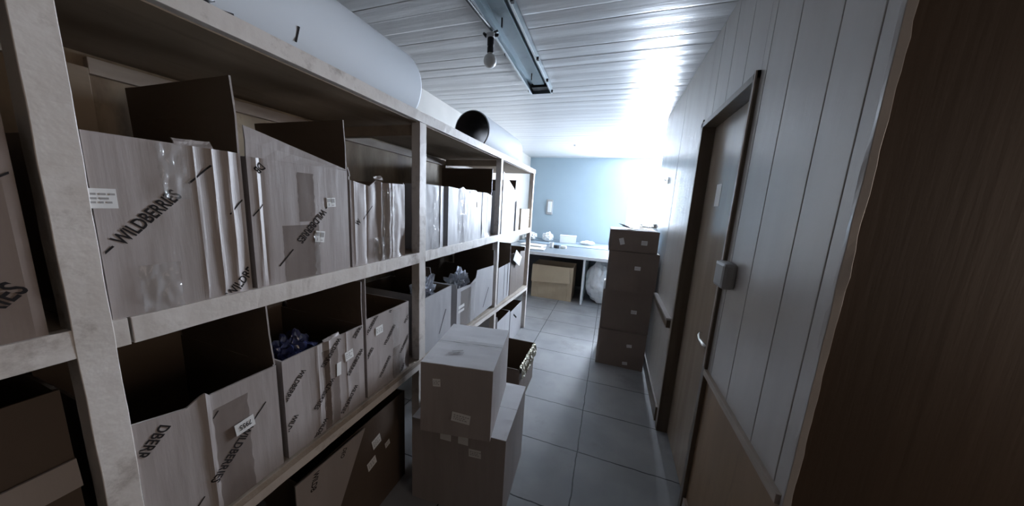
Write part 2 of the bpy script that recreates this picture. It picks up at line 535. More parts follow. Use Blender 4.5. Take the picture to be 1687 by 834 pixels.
for i, y in enumerate(PY):
    w = 0.0225 if i < 2 else (0.026 if i == 2 else 0.020)
    rough_bar('post', XF - 0.045, XF, y - w, y + w, 0, 1.848, M_['paint'], rack, 2, 90, 0.0016, i * 3.1)
    rough_bar('rear_post', XB + 0.012, XB + 0.05, y - 0.02 + (0.19 if i == 1 else 0), y + 0.02 + (0.19 if i == 1 else 0), 0, 1.80, M_['rawboard'], rack, 2, 8, 0.001, i)
    if i in (2, 3):
        box('cross_bearer', (XB + 0.05, XF - 0.045, y - 0.018, y + 0.018, 1.79, 1.838), M_['rawboard'], rack)
rough_bar('top_rail', XF - 0.02, XF + 0.004, PY[0], PY[4] + 0.03, 1.848, 1.893, M_['paint'], rack, 1, 160, 0.0012, 11)
for (a, b) in zip(PY[:-1], PY[1:]):
    box('top_board', (XB, XF - 0.02, a + 0.001, b - 0.001, 1.845, 1.862), M_['rawboard'], rack)
    box('shelf_board', (XB + 0.05, XF - 0.02, a + 0.001, b - 0.001, 1.213, 1.234), M_['board'], rack)
    # front rail of the middle shelf, between the posts
    cuts = [(a + 0.021, 0.281), (0.285, b - 0.021)] if abs(a - 0.24) < 0.01 else [(a + 0.021, b - 0.021)]
    for (c0, c1) in cuts:
        rough_bar('front_rail', XF - 0.020, XF - 0.0005, c0, c1, 1.182, 1.236, M_['paint'], rack, 1, 60, 0.0014, a * 5 + c0)
    rough_bar('lower_front_rail', XF - 0.020, XF + 0.002, a + 0.021, b - 0.021, 0.605, 0.655, M_['paint'], rack, 1, 60, 0.0018, a * 7, cant_low)
    za, zb = cant_low(a), cant_low(b)
    MB().hexa([(XB + 0.05, a + .001, 0.638 + za), (XF + 0.004, a + .001, 0.638 + za), (XF + 0.004, b - .001, 0.638 + zb), (XB + 0.05, b - .001, 0.638 + zb),
               (XB + 0.05, a + .001, 0.662 + za), (XF + 0.004, a + .001, 0.662 + za), (XF + 0.004, b - .001, 0.662 + zb), (XB + 0.05, b - .001, 0.662 + zb)]
              ).build('lower_shelf_board', M_['board'], rack, bevel=0.002)
    box('back_panel', (XB, XB + 0.012, a, b, 0.05, 1.8445), M_['backply'], rack)
for (a, b) in ((-0.8, 0.405), (0.455, 1.22), (1.27, 2.28), (2.33, 3.30)):
    rough_bar('back_batten', XB + 0.012, XB + 0.034, a, b, 1.79, 1.832, M_['trim'], rack, 1, 20, 0.001, a)


# ------------------------------------------------------------------ cartons
def grid_panel(P, U, V, N, nu, nv, t, disp):
    """a sheet from P spanned by U and V with outward normal N, thickness t, shaped by disp(u, v)"""
    v, f = [], []
    for side in (0, 1):
        for j in range(nv + 1):
            for i in range(nu + 1):
                a, b = i / nu, j / nv
                d = disp(a, b) if disp else 0.0
                v.append(P + U * a + V * b + N * (d - (t if side else 0)))
    K = (nu + 1) * (nv + 1)
    for j in range(nv):
        for i in range(nu):
            a = j * (nu + 1) + i
            f.append((a, a + 1, a + nu + 2, a + nu + 1))
            f.append((K + a, K + a + nu + 1, K + a + nu + 2, K + a + 1))
    ring = [i for i in range(nu)] + [nu + j * (nu + 1) for j in range(nv)] + [nv * (nu + 1) + i for i in range(nu, 0, -1)] + [j * (nu + 1) for j in range(nv, 0, -1)]
    for q in range(len(ring)):
        a, b = ring[q], ring[(q + 1) % len(ring)]
        f.append((a, K + a, K + b, b))
    return v, f


def crease_fn(w, h, creases, amp, seed, curl=0.0):
    def g(a, b):
        env = min(1, 12 * a, 12 * (1 - a)) * min(1, 9 * b + 0.25)
        d = 0.0
        for (c, s) in creases:
            x = (a - c - 0.012 * noise.noise(Vector((b * 3, c * 9, seed)))) * w
            d += s * math.exp(-abs(x) / 0.006)
        n1 = noise.noise(Vector((a * w * 9, b * h * 4, seed)))
        n2 = noise.noise(Vector((a * w * 30, b * h * 9, seed + 5)))
        d += amp * (n1 + 0.5 * n2)
        d -= curl * max(0, (a - 0.82) / 0.18) ** 2 * max(0, 1 - b * 2.5)
        return env * d
    return g


def text_mesh(items, w, h, disp, name, parent, y=-0.0008, mtl=None):
    """items: (text, x, z, height, angle) or ('line', x0, z0, x1, z1, thick), cropped to the face w x h"""
    bm = bmesh.new()
    for it in items:
        if it[0] == 'line':
            _, x0, z0, x1, z1, th = it
            d = Vector((x1 - x0, z1 - z0))
            n = Vector((-d.y, d.x)).normalized() * th / 2
            q = [Vector((x0, z0)) + n, Vector((x0, z0)) - n, Vector((x1, z1)) - n, Vector((x1, z1)) + n]
            vs = [bm.verts.new((p.x, p.y, 0)) for p in q]
            bm.faces.new(vs)
            continue
        txt, x, z, hh, ang = it
        cu = bpy.data.curves.new('t', 'FONT')
        cu.body = txt
        cu.size = hh * 1.42
        cu.offset = hh * 0.03
        cu.resolution_u = 3
        to = bpy.data.objects.new('t', cu)
        COL.objects.link(to)
        bpy.context.view_layer.update()
        me = to.to_mesh()
        base = len(bm.verts)
        R = Matrix.Rotation(ang, 4, 'Z') @ Matrix.Diagonal((0.70, 1, 1, 1))
        T = Matrix.Translation((x, z, 0)) @ R
        vs = [bm.verts.new(T @ v.co) for v in me.vertices]
        for p in me.polygons:
            try:
                bm.faces.new([vs[i] for i in p.vertices])
            except ValueError:
                pass
        to.to_mesh_clear()
        bpy.data.objects.remove(to)
        bpy.data.curves.remove(cu)
    for co, no in (((0.004, 0, 0), (-1, 0, 0)), ((w - 0.004, 0, 0), (1, 0, 0)), ((0, 0.004, 0), (0, -1, 0)), ((0, h - 0.004, 0), (0, 1, 0))):
        bmesh.ops.bisect_plane(bm, geom=bm.verts[:] + bm.edges[:] + bm.faces[:], plane_co=co, plane_no=no, clear_outer=True)
    # cuts every two centimetres let the print follow the creased board
    if disp:
        k = 0.01
        while k < w:
            bmesh.ops.bisect_plane(bm, geom=bm.verts[:] + bm.edges[:] + bm.faces[:], plane_co=(k, 0, 0), plane_no=(1, 0, 0))
            k += 0.012
    if not bm.faces:
        bm.free()
        return None
    for v in bm.verts:
        a, b = v.co.x / w, v.co.y / h
        d = disp(a, b) if disp else 0.0
        v.co = Vector((v.co.x, y - d, v.co.y))
    me = bpy.data.meshes.new(name)
    bm.to_mesh(me)
    bm.free()
    me.materials.append(mtl or M_['ink'])
    o = bpy.data.objects.new(name, me)
    COL.objects.link(o)
    o.parent = parent
    return o


WB = 'WILDBERRIES'


def sticker(parent, x, z, w, h, ang=0.0, kind='lines', y=-0.0022, name='shipping_label', text=None, disp=None, fw_=1, fh=1):
    e = Matrix.Rotation(ang, 3, 'Z')
    c = []
    dd = disp(x / fw_, z / fh) if disp else 0.0
    for (a, b) in ((-w / 2, -h / 2), (w / 2, -h / 2), (w / 2, h / 2), (-w / 2, h / 2)):
        p = e @ Vector((a, b, 0))
        c.append((x + p.x, y - dd, z + p.y))
    mb = MB().slab(c, (0, 1, 0), 0.0008)
    o = mb.build(name, M_['paper'], parent)
    items = []
    if text:
        return o, text_mesh([(text, x + (e @ Vector((-w * 0.34, -h * 0.22, 0))).x, z + (e @ Vector((-w * 0.34, -h * 0.22, 0))).y, h * 0.42, ang)], 10, 10, None, 'printed_number', o, y - dd - 0.0008)
    bm = MB()
    rnd = random.Random(int(x * 1000 + z * 777))
    rows = [(0.22, 0.9), (0.0, 0.7), (-0.2, 0.8)] if kind == 'lines' else []
    for (rz, ln) in rows:
        xx = -w * 0.4
        while xx < w * (ln - 0.5):
            ww = rnd.uniform(0.004, 0.010)
            q = [e @ Vector(p) for p in ((xx, (rz - .05) * h, 0), (xx + ww, (rz - .05) * h, 0), (xx + ww, (rz + .05) * h, 0), (xx, (rz + .05) * h, 0))]
            bm.add([(x + p.x, y - dd - 0.0006, z + p.y) for p in q], [(0, 1, 2, 3)])
            xx += ww + 0.004
    if kind == 'blocks':
        for (a0, a1, b0, b1) in ((-.4, -.1, .05, .38), (.02, .4, -.05, .38), (-.3, -.22, -.38, -.1), (.05, .3, -.35, -.28)):
            q = [e @ Vector(p) for p in ((a0 * w, b0 * h, 0), (a1 * w, b0 * h, 0), (a1 * w, b1 * h, 0), (a0 * w, b1 * h, 0))]
            bm.add([(x + p.x, y - dd - 0.0006, z + p.y) for p in q], [(0, 1, 2, 3)])
    if bm.f:
        bm.build('printed_marks', M_['greyplastic'], o)
    return o, None


def film(parent, x0, x1, z0, z1, disp, w, h, mtl='tape', name='packing_tape', seed=0, off=0.003, amp=0.003, nu=14, nv=26):
    v, f = [], []
    for j in range(nv + 1):
        for i in range(nu + 1):
            x = x0 + (x1 - x0) * i / nu + 0.004 * noise.noise(Vector((j * 0.4, seed, 1)))
            z = z0 + (z1 - z0) * j / nv
            d = (disp(min(max(x / w, 0), 1), min(max(z / h, 0), 1)) if disp else 0) + off
            d += amp * abs(noise.noise(Vector((x * 60, z * 30, seed)))) * 2
            v.append((x, -d, z))
    for j in range(nv):
        for i in range(nu):
            a = j * (nu + 1) + i
            f.append((a, a + 1, a + nu + 2, a + nu + 1))
    return obj(name, v, f, M_[mtl], parent, smooth=True)


def carton(loc, rz, w, d, h, label, group=None, m='cardboard', creases=(), amp=0.0012, seed=0, closed=False, flaps=(), prints=(),
           stickers=(), films=(), curl=0.0, inner=None, cat='box', name='cardboard_box', top_shape=None, side_m=None):
    """front face in local y = 0 facing -y, width along x, depth along +y"""
    root = empty(name, loc, rz)
    tag(root, label, cat, group)
    fn = crease_fn(w, h, creases, amp, seed, curl)
    t = 0.005
    V = Vector
    vs, fs, fm = [], [], []

    def put(v, f, pairs=0):
        fm.extend([k % 2 for k in range(2 * pairs)] + [0] * (len(f) - 2 * pairs))
        n = len(vs)
        vs.extend(v)
        fs.extend([tuple(i + n for i in q) for q in f])
    if top_shape:
        base_fn = fn

        def ts(a):
            for (a0, h0), (a1, h1) in zip(top_shape[:-1], top_shape[1:]):
                if a0 <= a <= a1:
                    return h0 + (h1 - h0) * (a - a0) / max(1e-6, a1 - a0)
            return h
    v, f = grid_panel(V((0, 0, 0)), V((w, 0, 0)), V((0, 0, h)), V((0, -1, 0)), 60, 20, t, fn)
    if top_shape:
        v = [V((p.x, p.y, p.z / h * ts(min(max(p.x / w, 0), 1)))) for p in v]
    put(v, f, 1200)
    sfn = crease_fn(d, h, (), amp, seed + 9)
    v, f = grid_panel(V((0, d, 0)), V((0, -d + t, 0)), V((0, 0, h)), V((-1, 0, 0)), 16, 12, t, sfn)
    put(v, f, 192)
    v, f = grid_panel(V((w, t, 0)), V((0, d - t, 0)), V((0, 0, h)), V((1, 0, 0)), 16, 12, t, sfn)
    put(v, f, 192)
    v, f = grid_panel(V((w, d, 0)), V((-w, 0, 0)), V((0, 0, h)), V((0, 1, 0)), 8, 6, t, None)
    put(v, f, 48)
    v, f = grid_panel(V((t, t, t)), V((w - 2 * t, 0, 0)), V((0, d - 2 * t, 0)), V((0, 0, 1)), 4, 4, t, None)
    put(v, f)
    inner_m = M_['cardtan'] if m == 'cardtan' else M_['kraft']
    obj('carton_body', vs, fs, None, root, mats=[M_[m], inner_m], fmats=fm)
    if closed:
        gap = 0.0015
        for (y0, y1) in ((0, d / 2 - gap), (d / 2 + gap, d)):
            v, f = grid_panel(V((0, y0, h + t * 0.6)), V((w, 0, 0)), V((0, y1 - y0, 0)), V((0, 0, 1)), 16, 8, t * 0.7,
                              lambda a, b: 0.0015 * noise.noise(Vector((a * 5, b * 4, seed + 3))))
            obj('top_flap', v, f, M_[closed if isinstance(closed, str) else m], root)
    for (side, a0, a1, hh, lean) in flaps:
        # side: 'l','r' the ends, 'b' the rear, 'f' the front; lean outwards (radians); a0..a1 the span; hh height(s)
        h0, h1 = hh if isinstance(hh, tuple) else (hh, hh)
        up = {'l': V((-1, 0, 0)), 'r': V((1, 0, 0)), 'b': V((0, 1, 0)), 'f': V((0, -1, 0))}[side]
        if side in 'lr':
            x = 0.0 if side == 'l' else w - t
            p0, p1 = V((x, a0 * d, h)), V((x, a1 * d, h))
            th = V((t * 0.8, 0, 0))
        else:
            y = 0.0 if side == 'f' else d - t
            p0, p1 = V((a0 * w, y, h)), V((a1 * w, y, h))
            th = V((0, t * 0.8, 0))
        dirv = (V((0, 0, 1)) * math.cos(lean) + up * math.sin(lean))
        n = 8
        vv, ff = [], []
        for k in range(n + 1):
            a = k / n
            pa = p0.lerp(p1, a)
            hk = h0 + (h1 - h0) * a + 0.002 * noise.noise(V((a * 8, seed, hh if not isinstance(hh, tuple) else h0)))
            for q in (pa, pa + dirv * hk * 0.5 + up * 0.003 * math.sin(a * 5 + seed), pa + dirv * hk):
                vv.append(q)
                vv.append(q + th)
        for k in range(n):
            for j in (0, 2):
                b = k * 6 + j
                ff += [(b, b + 6, b + 8, b + 2), (b + 1, b + 3, b + 9, b + 7)]
            ff += [(k * 6 + 4, k * 6 + 10, k * 6 + 11, k * 6 + 5), (k * 6, k * 6 + 1, k * 6 + 7, k * 6 + 6)]
        ff += [(0, 2, 3, 1), (2, 4, 5, 3), (n * 6, n * 6 + 1, n * 6 + 3, n * 6 + 2), (n * 6 + 2, n * 6 + 3, n * 6 + 5, n * 6 + 4)]
        inner = 0 if side in 'rb' else 1
        obj('flap', vv, ff, None, root, mats=[M_[m], inner_m], fmats=[1 if (q < 4 * n + 2 * n and q % 6 < 4 and (q % 6) % 2 == inner) else 0 for q in range(len(ff))])
    if prints:
        text_mesh(prints, w, h, fn, 'printed_lettering', root)
    for s in stickers:
        kw = dict(s[5]) if len(s) > 5 else {}
        sticker(root, s[0], s[1], s[2], s[3], s[4], disp=fn, fw_=w, fh=h, **kw)
    for k, s in enumerate(films):
        film(root, s[0], s[1], s[2], s[3], fn, w, h, s[4] if len(s) > 4 else 'tape', seed=seed + k,
             amp=0.0 if 'browntape' in s else (s[5] if len(s) > 5 else 0.003), off=0.0004 if 'browntape' in s else 0.003)
    return root


def shelf_box(y0, y1, z0, z1, label, xf=-0.887, depth=0.46, turn=0.0, **k):
    return carton((xf, y0, z0), PI / 2 + turn, y1 - y0, depth, z1 - z0, label, **k)


MZ, LZ = 1.2355, 0.663
A45 = math.radians(47)
U45 = A45 + PI


def diag(x, z, hh=0.024, up=True, l0=0.045, l1=0.06, ang=None):
    """the slanting word with a ruled line before and after it; x, z is where the word starts"""
    a = ang if ang is not None else (A45 if up else U45)
    L = hh * 6.9 * 1.0
    u = Vector((math.cos(a), math.sin(a)))
    n = Vector((-u.y, u.x))
    p = Vector((x, z)) + n * hh * 0.45
    e = p + u * (L + 0.008)
    out = [(WB, x, z, hh, a)]
    if l0:
        q = p - u * 0.008
        out.append(('line', q.x, q.y, q.x - u.x * l0, q.y - u.y * l0, 0.0035))
    if l1:
        out.append(('line', e.x, e.y, e.x + u.x * l1, e.y + u.y * l1, 0.0035))
    return out


G_MID, G_LOW = 'open cartons on the middle shelf', 'open cartons on the lower shelf'
# --- middle shelf, first bay
shelf_box(0.266, 0.500, MZ, 1.585, 'large film-wrapped carton with bold lettering and dark end flap, right of the nearest post',
          group=G_MID, creases=((0.62, 0.003), (0.75, 0.005), (0.88, 0.006), (0.97, -0.004)), seed=1.3,
          flaps=(('r', 0.0, 0.98, 0.175, -0.02), ('f', 0.5, 0.78, (0.014, 0.020), -0.6)),
          prints=diag(0.028, 0.142, 0.0225) + diag(0.190, -0.01, 0.0225) + [('line', 0.200, 0.20, 0.232, 0.238, 0.003)],
          stickers=((0.006, 0.232, 0.045, 0.036, 0.0),),
          films=((0.088, 0.132, 0.235, 0.347, 'tape', 0.004), (0.04, 0.10, 0.0, 0.10, 'tape', 0.005)), curl=0.01)
shelf_box(0.512, 0.812, MZ, 1.580, 'wide carton with slanting front flap, dark tape patches and two small white stickers',
          group=G_MID, creases=((0.06, 0.004), (0.10, -0.003)), seed=2.1,
          flaps=(('f', 0.0, 1.0, (0.075, 0.003), 0.0), ('r', 0.0, 0.95, 0.165, -0.03)),
          prints=diag(0.200, 0.215, 0.0215, False, 0.05, 0.06) + [('DB', 0.030, 0.335, 0.02, U45), ('line', 0.0, 0.19, 0.03, 0.225, 0.003)],
          stickers=((0.232, 0.235, 0.032, 0.030, 0.05, {'kind': 'blocks'}), (0.186, 0.125, 0.032, 0.036, -0.15, {'kind': 'blocks'})),
          films=((0.075, 0.185, 0.0, 0.165, 'browntape', 0.0003), (0.125, 0.175, 0.175, 0.32, 'browntape', 0.0005), (0.165, 0.185, 0.0, 0.14)))
shelf_box(0.822, 1.115, MZ, 1.563, 'crumpled carton wound in clear tape with crushed lower corner, before the second post',
          group=G_MID, creases=((0.05, 0.004), (0.25, -0.004), (0.48, 0.010), (0.56, -0.008), (0.64, 0.009), (0.72, 0.004)), amp=0.005, seed=3.7,
          top_shape=((0, 0.315), (0.3, 0.300), (0.42, 0.325), (0.55, 0.318), (1, 0.322)), curl=0.04,
          prints=[('W', 0.030, 0.15, 0.02, A45), ('line', 0.055, 0.175, 0.10, 0.225, 0.003)],
          flaps=(('l', 0, 0.9, 0.03, 0.3), ('f', 0.40, 0.55, (0.012, 0.02), -0.5)),
          films=((0.15, 0.20, 0.0, 0.30, 'tape', 0.008), (0.10, 0.185, 0.0, 0.10, 'tape', 0.006), (0.19, 0.22, 0.03, 0.31, 'tape', 0.01)))
# --- middle shelf, second bay
shelf_box(1.275, 1.437, MZ, 1.572, 'narrow taped carton squeezed against the second post on the middle shelf', group=G_MID, m='cardwhite',
          creases=((0.8, 0.004),), amp=0.002, seed=4.4, films=((0.06, 0.11, 0.0, 0.33, 'tape', 0.008),))
shelf_box(1.490, 2.125, MZ, 1.575, 'broad pale carton with ragged top edge and dark pinholes on the middle shelf', group=G_MID, m='cardwhite',
          creases=((0.74, 0.006), (0.86, -0.004)), amp=0.003, seed=5.5, curl=0.03,
          top_shape=((0, 0.340), (0.2, 0.335), (0.27, 0.350), (0.33, 0.336), (0.55, 0.339), (0.6, 0.330), (0.85, 0.332), (1, 0.315)),
          films=((0.13, 0.21, 0.0, 0.33, 'tape', 0.006),),
          prints=[('line', 0.37, 0.262, 0.375, 0.225, 0.012), ('line', 0.26, 0.33, 0.262, 0.315, 0.008)],
          flaps=(('r', 0, 0.95, 0.175, 0.0),))
# --- middle shelf, third bay
shelf_box(2.365, 2.70, MZ, 1.60, 'pale carton with tall slanting white flap, behind the third post', group=G_MID, m='cardwhite', seed=6.2,
          flaps=(('f', 0.0, 1.0, (0.16, 0.02), 0.0), ('r', 0.0, 0.9, 0.12, 0.1)))
shelf_box(2.76, 2.86, MZ, 1.52, 'thin upright white carton standing in the third bay of the middle shelf', group=G_MID, m='cardwhite', seed=6.9, depth=0.30,
          flaps=(('f', 0, 1, 0.012, -0.3),))
shelf_box(2.93, 3.24, MZ, 1.45, 'small cream carton with folded top, last on the middle shelf', group=G_MID, m='cardtan', seed=7.3, depth=0.35,
          creases=((0.5, 0.003),), flaps=(('b', 0, 1, 0.25, 0.0),), films=((0.0, 0.3, 0.10, 0.13, 'tape', 0.003),))
# --- bay to the left of the nearest post
shelf_box(-0.150, 0.197, MZ, 1.60, 'carton cut by the picture edge with bold lettering, left of the nearest post', group=G_MID, m='cardbrown',
          creases=((0.97, 0.003),), seed=8.8, prints=diag(0.231, -0.032, 0.0265) + [('line', 0.30, 0.235, 0.345, 0.27, 0.003)])
shelf_box(-0.16, 0.205, LZ, 1.115, 'dark brown carton on the lower shelf left of the nearest post', group=G_LOW, m='carddark', xf=-0.93, seed=9.1, depth=0.42)
o = MB().slab([(-0.915, -0.15, 0.905), (-0.915, 0.205, 0.915), (-0.922, 0.205, 0.972), (-0.922, -0.15, 0.962)], (-1, 0, 0), 0.005).build('cardboard_strip', M_['cardboard'])
tag(o, 'pale flat cardboard strip against the dark brown carton at lower left', 'cardboard')
# --- lower shelf, first bay
shelf_box(0.264, 0.540, LZ, 0.998, 'carton with white number label and upside-down lettering on the lower shelf', group=G_LOW,
          creases=((0.42, 0.005),), seed=10.2,
          flaps=(('r', 0.0, 0.96, 0.185, -0.05), ('b', 0, 1, 0.17, 0.0)), side_m='cardbrown',
          top_shape=((0, 0.345), (0.30, 0.326), (0.42, 0.345), (0.45, 0.333), (1, 0.33)),
          prints=diag(0.192, 0.196, 0.0215, False, 0.055, 0.06) + [('DBERR', 0.040, 0.318, 0.0215, U45), ('line', 0.125, 0.268, 0.137, 0.282, 0.003)],
          stickers=((0.186, 0.204, 0.044, 0.034, 0.10 + PI, {'text': '7955', 'y': -0.006}),),
          films=((0.125, 0.20, 0.0, 0.29, 'browntape', 0.0005),))


def allover(w, h, hh, ang, x0, z0):
    """rows of the slanting word, like the printed board shows"""
    out = []
    s_ = 1 if math.cos(ang) > 0 else -1
    for i in range(-6, 7):
        for j in range(-6, 7):
            x, z = x0 + i * 0.100 + j * 0.033, z0 - i * 0.088 + j * 0.138
            if -0.15 < x < w + 0.15 and -0.15 < z < h + 0.15:
                out.append((WB, x, z, hh, ang))
    return out


shelf_box(0.556, 0.862, LZ, 0.995, 'carton printed all over with diagonal lettering, filled with blue plastic', group=G_LOW,
          creases=((0.36, 0.003), (0.44, -0.003), (0.5, 0.004), (0.74, 0.003)), seed=11.4, amp=0.0018,
          flaps=(('r', 0.0, 0.9, 0.175, 0.0), ('b', 0, 1, 0.16, 0.0), ('f', 0.45, 0.66, (0.008, 0.014), -0.7)), side_m='cardbrown',
          prints=allover(0.306, 0.33, 0.0175, U45, 0.059, 0.277),
          stickers=((0.235, 0.238, 0.036, 0.036, 0.1), (0.190, 0.205, 0.018, 0.05, -0.05, {'kind': 'none'})),
          films=((0.13, 0.19, 0.0, 0.30, 'browntape', 0.001),))
shelf_box(0.876, 1.140, LZ, 1.008, 'lower-shelf carton with slanted lettering and a band of shiny tape, before the second post', group=G_LOW,
          seed=12.6, amp=0.0015, flaps=(('l', 0, 0.9, 0.17, 0.0), ('b', 0, 1, 0.15, 0)), side_m='cardbrown', curl=0.03,
          prints=allover(0.264, 0.34, 0.0160, A45, 0.073, 0.049), stickers=((0.07, 0.275, 0.04, 0.036, 0.05),),
          films=((0.150, 0.200, 0.0, 0.335, 'tape', 0.004), (0.150, 0.200, 0.0, 0.15, 'browntape', 0.001)))
# --- lower shelf, second bay
shelf_box(1.275, 1.545, 0.662, 0.985, 'pale carton with glossy plastic heaped inside, just past the second post', group=G_LOW, m='cardwhite',
          seed=13.1, flaps=(('r', 0.3, 0.9, 0.10, -0.2),), prints=[('line', 0.14, 0.06, 0.21, 0.19, 0.006)],
          top_shape=((0, 0.318), (1, 0.323)))
shelf_box(1.620, 2.230, 0.640, 0.965, 'pale lower-shelf carton with a notched cut front and raised rear flaps', group=G_LOW, m='cardwhite',
          seed=14.8, top_shape=((0, 0.30), (0.30, 0.285), (0.46, 0.315), (0.48, 0.365), (1, 0.345)),
          flaps=(('b', 0.0, 0.2, 0.16, 0.0), ('b', 0.5, 0.98, 0.17, 0.0), ('r', 0.0, 0.8, 0.15, 0.0)),
          prints=[('line', 0.42, 0.04, 0.52, 0.18, 0.008)], stickers=((0.06, 0.165, 0.08, 0.02, 0, {'kind': 'none'}), (0.06, 0.135, 0.08, 0.016, 0, {'kind': 'none'})),
          films=((0.05, 0.20, 0.0, 0.27, 'browntape', 0.002), (0.17, 0.26, 0.0, 0.29, 'tape', 0.005)))
# --- lower shelf, third bay
shelf_box(2.36, 2.66, 0.60, 0.935, 'pale lower-shelf carton with dark interior and raised flaps, behind the third post', group=G_LOW, m='cardwhite',
          seed=15.9, creases=((0.5, 0.004), (0.8, 0.006)), flaps=(('b', 0, 1, 0.20, 0), ('r', 0, 0.9, 0.19, 0.0)), side_m='carddark')
shelf_box(2.72, 3.22, 0.565, 1.02, 'dark carton with a jagged cut front at the far end of the lower shelf', group=G_LOW, m='carddark', seed=16.9, xf=-0.90,
          top_shape=((0, 0.44), (0.2, 0.44), (0.25, 0.40), (0.6, 0.38), (0.62, 0.43), (1, 0.41)))
o = MB().slab([(-0.872, 2.70, 0.955), (-0.872, 2.92, 0.855), (-0.872, 3.00, 0.94), (-0.872, 2.79, 1.045)], (1, 0, 0), 0.002).build('paper_tag', M_['paper'])
tag(o, 'white rectangular paper tag tilted on the front of the dark carton at the shelf end', 'tag')
# --- under the lower shelf
shelf_box(0.60, 1.16, 0.0, 0.505, 'large dark carton with small stickers standing on the floor under the lower shelf', m='carddark', xf=-0.93, seed=17.3,
          prints=(), stickers=((0.36, 0.37, 0.05, 0.05, 0.2), (0.33, 0.28, 0.05, 0.045, 0.2), (0.43, 0.30, 0.03, 0.03, 0.2)),
          flaps=(), group='cartons under the lower shelf')
pf = empty('cardboard_sheet', (-0.915, 0.585, 0.0), PI / 2)
tag(pf, 'pale printed cardboard sheet with slanted edge leaning on the dark carton under the shelf', 'cardboard')
MB().slab([(0, 0, 0), (0.03, 0, 0), (0.30, 0, 0.505), (0, 0, 0.515)], (0, 1, 0), 0.005).build('sheet_body', M_['cardboard'], pf)
text_mesh([('WILDB', 0.065, 0.505, 0.022, -PI / 2 - 0.25), ('DEO', 0.19, 0.50, 0.018, -PI / 2 - 0.5)], 0.5, 0.6, None, 'printed_lettering', pf)
shelf_box(2.42, 2.78, 0.0, 0.40, 'white carton with torn opening on the floor below the third bay', group='cartons under the lower shelf', m='cardwhite', seed=18.2, depth=0.4,
          xf=-0.90, flaps=(('b', 0, 1, 0.08, 0), ('l', 0, 0.9, 0.06, 0.2)))
shelf_box(2.84, 3.26, 0.0, 0.36, 'white carton with a folded lid beside the last post, under the shelf', group='cartons under the lower shelf', m='cardwhite', seed=19.2,
          depth=0.4, xf=-0.91, flaps=(('b', 0, 1, 0.10, 0),), prints=[('line', 0.10, 0.30, 0.22, 0.22, 0.02)])


# ------------------------------------------------------------------ crumpled plastic
def crumple(name, loc, r, mtl, label, cat='bag', seed=0, sub=4, amp=0.35, freq=2.2, smooth=False, group=None, squash=None):
    bm = bmesh.new()
    bmesh.ops.create_icosphere(bm, subdivisions=sub, radius=1.0)
    for v in bm.verts:
        n = v.co.normalized()
        k = 1 + amp * (abs(noise.noise(n * freq + Vector((seed, 0, 0)))) * 1.6 - 0.4) + amp * 0.5 * noise.noise(n * freq * 3 + Vector((seed, 4, 0)))
        v.co = Vector((n.x * r[0] * k, n.y * r[1] * k, max(-0.92 * r[2], n.z * r[2] * k)))
        if squash:
            v.co = squash(v.co)
    me = bpy.data.meshes.new(name)
    bm.to_mesh(me)
    bm.free()
    me.materials.append(M_[mtl])
    for p in me.polygons:
        p.use_smooth = smooth
    o = bpy.data.objects.new(name, me)
    o.location = loc
    COL.objects.link(o)
    tag(o, label, cat, group)
    return o


crumple('plastic_bag', (-1.00, 0.665, 0.915), (0.075, 0.072, 0.095), 'bluebag', 'dark blue crinkled plastic bag inside the all-over printed carton', seed=2)
crumple('plastic_bag', (-0.995, 1.405, 0.955), (0.062, 0.078, 0.095), 'bag', 'heap of clear crinkled plastic inside the pale carton past the second post', seed=5, amp=0.6)
crumple('plastic_bag', (-0.985, 1.80, 0.90), (0.058, 0.10, 0.11), 'bag', 'clear crinkled plastic showing in the notch of the wide pale carton', seed=8, amp=0.6)
crumple('bin_bag', (-0.99, 0.46, 0.46), (0.085, 0.085, 0.09), 'blackbag', 'black plastic bag under the lower shelf beside the cardboard sheet', seed=9, amp=0.4)
bpy.data.objects['bin_bag'].location.z = 0.09
bpy.data.objects['bin_bag'].scale = (1, 1, 1)
bb = bpy.data.objects['bin_bag']
for v in bb.data.vertices:
    v.co.z = (v.co.z + 0.083) * 3.0 - 0.083

# ------------------------------------------------------------------ rolls on top of the rack
rl = empty('sheet_roll', (-1.244, 0, 2.096))
tag(rl, 'thick smooth white roll lying on top of the rack, the nearer and larger one', 'roll', 'white rolls on top of the rack')


def roll(root, r, ri, y0, y1, seam=None):
    seg = 72
    v, f = [], []
    prof = [(ri, y0), (ri + 0.0005, y0), (r - 0.003, y0), (r, y0 + 0.003), (r, y0 + 0.006), (r, y0 + 0.03), (r, y1 - 0.05), (r, y1 - 0.022), (r, y1 - 0.02), (r - 0.006, y1 - 0.006), (r - 0.02, y1), (ri, y1)]
    for (rr, yy) in prof:
        for k in range(seg):
            a = 2 * PI * k / seg
            v.append((rr * math.cos(a), yy, rr * math.sin(a)))
    n = len(prof)
    for i in range(n - 1):
        for k in range(seg):
            f.append((i * seg + k, i * seg + (k + 1) % seg, (i + 1) * seg + (k + 1) % seg, (i + 1) * seg + k))
    obj('outer_sheet', v, f, M_['roll'], root, smooth=True)
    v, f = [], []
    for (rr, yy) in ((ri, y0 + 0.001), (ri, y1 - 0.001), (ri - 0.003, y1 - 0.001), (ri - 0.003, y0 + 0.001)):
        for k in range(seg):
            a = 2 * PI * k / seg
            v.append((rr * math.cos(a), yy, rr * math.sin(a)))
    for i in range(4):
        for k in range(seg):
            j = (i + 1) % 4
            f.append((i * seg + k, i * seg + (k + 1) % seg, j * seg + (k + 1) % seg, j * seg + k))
    obj('inner_layer', v, f, M_['rollin'], root, smooth=True)


